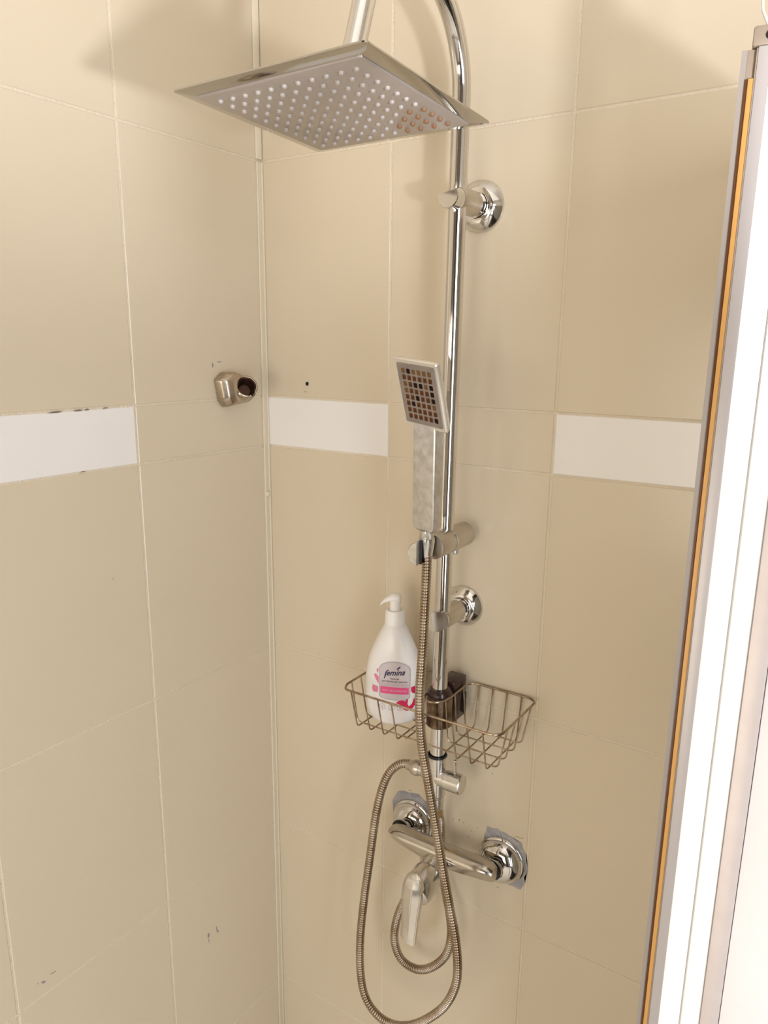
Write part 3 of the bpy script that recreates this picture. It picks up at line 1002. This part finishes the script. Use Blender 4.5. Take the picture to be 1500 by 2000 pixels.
# flower print round the label
decal('petal_print', [(LX - 0.0230, LZ + 0.0090), (LX - 0.0255, LZ + 0.0120), (LX - 0.0250, LZ + 0.0150), (LX - 0.0228, LZ + 0.0165)], MPINK, 0.0004, bt)
decal('petal_print', [(LX - 0.0222, LZ - 0.0065), (LX - 0.0262, LZ - 0.0010), (LX - 0.0290, LZ + 0.0045), (LX - 0.0280, LZ + 0.0075), (LX - 0.0255, LZ + 0.0070), (LX - 0.0222, LZ + 0.0035)], MPINK, 0.0004, bt)
decal('petal_print', [(LX - 0.0305, LZ - 0.0195), (LX - 0.0235, LZ - 0.0195), (LX - 0.0228, LZ - 0.0110), (LX - 0.0310, LZ - 0.0095), (LX - 0.0318, LZ - 0.0150)], MPINK, 0.0004, bt)
decal('petal_print', [(LX + 0.0225, LZ - 0.0140), (LX + 0.0245, LZ - 0.0170), (LX + 0.0275, LZ - 0.0180), (LX + 0.0295, LZ - 0.0160), (LX + 0.0268, LZ - 0.0150), (LX + 0.0262, LZ - 0.0110), (LX + 0.0298, LZ - 0.0090), (LX + 0.0270, LZ - 0.0072), (LX + 0.0225, LZ - 0.0085)], CRIM, 0.0004, bt)
for pts in ([(LX + 0.0020, LZ - 0.0325), (LX + 0.0060, LZ - 0.0290), (LX + 0.0110, LZ - 0.0275), (LX + 0.0150, LZ - 0.0290), (LX + 0.0175, LZ - 0.0250), (LX + 0.0190, LZ - 0.0265), (LX + 0.0180, LZ - 0.0330), (LX + 0.0200, LZ - 0.0370), (LX + 0.0240, LZ - 0.0330), (LX + 0.0255, LZ - 0.0280), (LX + 0.0262, LZ - 0.0250), (LX + 0.0290, LZ - 0.0262), (LX + 0.0290, LZ - 0.0330), (LX + 0.0250, LZ - 0.0400), (LX + 0.0180, LZ - 0.0435), (LX + 0.0130, LZ - 0.0415), (LX + 0.0110, LZ - 0.0360), (LX + 0.0060, LZ - 0.0335)],):
    decal('flower_print', pts, CRIM, 0.0004, bt, label='crimson flower print')
for cx in (-0.0165, -0.0035, 0.0085):
    pts = [(LX + cx + 0.0046 * math.cos(2 * PI * k / 14), LZ - 0.0395 + 0.0046 * math.sin(2 * PI * k / 14)) for k in range(14)]
    ic = decal('round_icon', pts, LILAC, 0.0004, bt)
    pts = [(LX + cx + 0.0036 * math.cos(2 * PI * k / 14), LZ - 0.0395 + 0.0036 * math.sin(2 * PI * k / 14)) for k in range(14)]
    decal('icon_face', pts, BOTTLE, 0.0005, ic)
    decal('icon_mark', [(LX + cx - 0.0015, LZ - 0.0415), (LX + cx + 0.0015, LZ - 0.0415), (LX + cx + 0.001, LZ - 0.0375), (LX + cx - 0.001, LZ - 0.0375)], LILAC, 0.0006, ic)

# ---------------------------------------------------------------- hand shower hook on the left wall
hk = thing('hand_shower_hook', 'small cast metal hook for a hand shower on the left wall', 'hook', (0.0, -0.080, 1.405))


def boolean(a_bm, b_bm, op='DIFFERENCE'):
    def mk(b):
        bmesh.ops.recalc_face_normals(b, faces=b.faces)
        me = bpy.data.meshes.new('t')
        b.to_mesh(me)
        b.free()
        o = bpy.data.objects.new('t', me)
        COL.objects.link(o)
        return o
    A, B = mk(a_bm), mk(b_bm)
    md = A.modifiers.new('b', 'BOOLEAN')
    md.operation = op
    md.object = B
    md.solver = 'EXACT'
    dg = bpy.context.evaluated_depsgraph_get()
    me = bpy.data.meshes.new_from_object(A.evaluated_get(dg))
    bpy.data.objects.remove(A)
    bpy.data.objects.remove(B)
    out = NB()
    out.from_mesh(me)
    bpy.data.meshes.remove(me)
    return out


# body: rounded cast block leaning out of the wall, hollowed by a cradle that opens towards the room
bm = NB()
base = [(-0.112, 1.4235), (-0.0985, 1.4335), (-0.082, 1.4340), (-0.062, 1.424), (-0.052, 1.404), (-0.060, 1.389), (-0.098, 1.3840), (-0.106, 1.394)]
c = Vector((sum(p[0] for p in base) / 8, sum(p[1] for p in base) / 8))
rs = []
for x, sc, dy, dz_ in ((0.0, 1.0, 0, 0), (0.004, 1.0, 0, 0), (0.012, 0.97, 0.001, 0.000), (0.019, 0.86, 0.004, 0.001), (0.023, 0.66, 0.007, 0.001)):
    rs.append([V(x, c.x + (p[0] - c.x) * sc + dy, c.y + (p[1] - c.y) * sc + dz_) for p in base])
rings(bm, rs)
cax = V(0.72, -0.52, 0.34).normalized()
cc = V(0.0180, -0.0670, 1.4090)
cyl = NB()
add_lathe(cyl, cc, cax, [(-0.020, 0.0150), (0.004, 0.0168), (0.012, 0.0168), (0.0140, 0.0160)], 40)


def remeshed(b, vox, it):
    bmesh.ops.recalc_face_normals(b, faces=b.faces)
    me_ = bpy.data.meshes.new('t')
    b.to_mesh(me_)
    b.free()
    to = bpy.data.objects.new('t', me_)
    COL.objects.link(to)
    rm = to.modifiers.new('r', 'REMESH')
    rm.mode = 'VOXEL'
    rm.voxel_size = vox
    sm = to.modifiers.new('s', 'SMOOTH')
    sm.factor = 0.5
    sm.iterations = it
    me2 = bpy.data.meshes.new_from_object(to.evaluated_get(bpy.context.evaluated_depsgraph_get()))
    bpy.data.objects.remove(to)
    out = NB()
    out.from_mesh(me2)
    return out


bm = boolean(bm, cyl, 'UNION')
bm = remeshed(bm, 0.0009, 34)
cut = NB()
add_lathe(cut, cc, cax, [(-0.007, 0.0095), (0.004, 0.0120), (0.0135, 0.0132), (0.05, 0.0135)], 32)
bm = boolean(bm, cut)
cut = NB()
sl = V(0.30, 0.35, -0.90)
sl = (sl - cax * sl.dot(cax)).normalized()
s3 = cax.cross(sl)
mt = Matrix(((sl.x, s3.x, cax.x, cc.x), (sl.y, s3.y, cax.y, cc.y), (sl.z, s3.z, cax.z, cc.z), (0, 0, 0, 1)))
add_box(cut, (0.0, -0.0048, -0.004), (0.05, 0.0048, 0.05), 0, mt)
bm = boolean(bm, cut)
bm = remeshed(bm, 0.0008, 6)
for v in bm.verts:
    v.co.x = max(v.co.x, 0.0002)
obj('hook_body', bm, ZINC, hk, angle=80)
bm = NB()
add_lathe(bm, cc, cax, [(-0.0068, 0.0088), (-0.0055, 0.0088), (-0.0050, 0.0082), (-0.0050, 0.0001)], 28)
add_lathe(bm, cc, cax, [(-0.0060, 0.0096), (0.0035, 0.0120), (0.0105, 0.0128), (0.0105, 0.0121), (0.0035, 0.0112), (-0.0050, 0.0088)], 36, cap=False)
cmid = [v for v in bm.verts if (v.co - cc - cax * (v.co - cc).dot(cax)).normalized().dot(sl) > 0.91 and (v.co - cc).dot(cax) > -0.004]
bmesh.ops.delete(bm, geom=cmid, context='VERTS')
obj('cradle_reflection_shell', bm, CASTIN, hk, label='dark reflection painted inside the cradle')  # thin added shell whose dark colour imitates the reflection in the bore

# ---------------------------------------------------------------- shower enclosure (right edge)
en = thing('shower_enclosure', 'framed glass shower enclosure panel with amber seal at the right edge', 'shower enclosure', (0.69, -0.268, 0.0))
ub = Vector((math.cos(math.radians(10)), math.sin(math.radians(10)), 0))     # across the post
vb = Vector((-ub.y, ub.x, 0))                                                  # away from the camera
E0 = V(0.6818, -0.2748, 0)


def eb(bm, s0, s1, t0, t1, z0, z1, bev=0.0):
    m = Matrix(((ub.x, vb.x, 0, E0.x), (ub.y, vb.y, 0, E0.y), (0, 0, 1, 0), (0, 0, 0, 1)))
    add_box(bm, (s0, t0, z0), (s1, t1, z1), bev, m)


bm = NB()
eb(bm, 0.0000, 0.0037, 0.002, 0.005, 0.02, 1.668)
obj('clear_seal', bm, STRIPG, en, label='grey translucent seal')
bm = NB()
eb(bm, 0.0037, 0.0058, 0.001, 0.006, 0.02, 1.650, 0.0002)
obj('brown_seal', bm, SEALB, en, label='dark brown seal strip')
bm = NB()
eb(bm, 0.0057, 0.0092, 0.0, 0.006, 0.02, 1.650, 0.0003)
obj('amber_seal', bm, SEALG, en, label='amber yellow seal strip')
bm = NB()
eb(bm, 0.0037, 0.0092, 0.002, 0.006, 1.650, 1.668, 0.0002)
eb(bm, 0.0092, 0.0100, -0.0005, 0.006, 0.02, 1.668, 0.0)
obj('seal_carrier', bm, CAPB, en)
bm = NB()
eb(bm, 0.0100, 0.0196, -0.0008, 0.022, 0.02, 1.6690, 0.0008)
obj('aluminium_profile', bm, ALU, en)
bm = NB()
eb(bm, 0.0060, 0.0200, -0.0012, 0.022, 1.6690, 1.6815, 0.0015)
obj('end_cap', bm, CAPB, en)
bm = NB()
add_lathe(bm, E0 + ub * 0.0165 + V(0, 0, 1.6750) - vb * 0.0010, -vb, [(0, 0.0030), (0.001, 0.0028), (0.0012, 0.0012)], 18)
obj('cap_screw', bm, HOLE, en)
bm = NB()
add_box(bm, (0.698, -0.249, 0.03), (0.703, -0.018, 1.640))
obj('glass_panel', bm, GLASS, en)
box_obj('rail', (0.693, -0.252, 1.640), (0.708, -0.001, 1.664), ALU, en, bev=0.001)
box_obj('rail', (0.693, -0.252, 0.0), (0.708, -0.001, 0.03), ALU, en, bev=0.001)
bm = NB()
add_box(bm, (0.693, -0.020, 0.03), (0.708, -0.001, 1.640), 0.001)
obj('wall_profile', bm, ALU, en)

# white door casing close to the camera, lower right
ub2 = Vector((math.cos(math.radians(6)), math.sin(math.radians(6)), 0))
dl = thing('door_leaf', 'white door leaf edge with a ridged profile and brushed grey strip at the right', 'door', (0.80, -0.545, 0.0))
D0 = V(0.7626, -0.5456, 0)


def db(bm, s0, s1, t0, t1, z0, z1, bev=0.0):
    m = Matrix(((ub2.x, -ub2.y, 0, D0.x), (ub2.y, ub2.x, 0, D0.y), (0, 0, 1, 0), (0, 0, 0, 1)))
    add_box(bm, (s0, t0, z0), (s1, t1, z1), bev, m)


bm = NB()
db(bm, -0.0185, -0.0092, 0.0002, 0.012, 0.0, 1.575, 0.0005)
db(bm, -0.0085, -0.0003, -0.0004, 0.012, 0.0, 1.575, 0.0005)
db(bm, -0.0180, -0.0006, 0.0020, 0.011, 0.0, 1.574, 0.0)
obj('white_profile', bm, WPROF, dl, label='white enamelled edge profile')
bm = NB()
db(bm, 0.0, 0.0078, -0.0012, 0.012, 0.0, 1.50, 0.0002)
obj('edge_strip', bm, BRUSHED, dl, label='brushed grey edge strip')
bm = NB()
db(bm, 0.0081, 0.034, 0.0, 0.012, 0.0, 1.50, 0.0005)
obj('door_panel', bm, WDOOR, dl, label='white door panel with faint smudges')

# thin cord above the enclosure
bm = NB()
add_tube(bm, smooth_path([(0.665, -0.20, ZC - 0.001), (0.668, -0.2, 2.1), (0.674, -0.2, 1.80), (0.6781, -0.2, 1.7231), (0.6834, -0.2, 1.707), (0.691, -0.2, 1.690), (0.697, -0.2, 1.681)], 0.01), 0.0012, 8)
tag(obj('cord', bm, CORD, None), 'thin grey cord hanging down behind the top of the enclosure', 'cord')
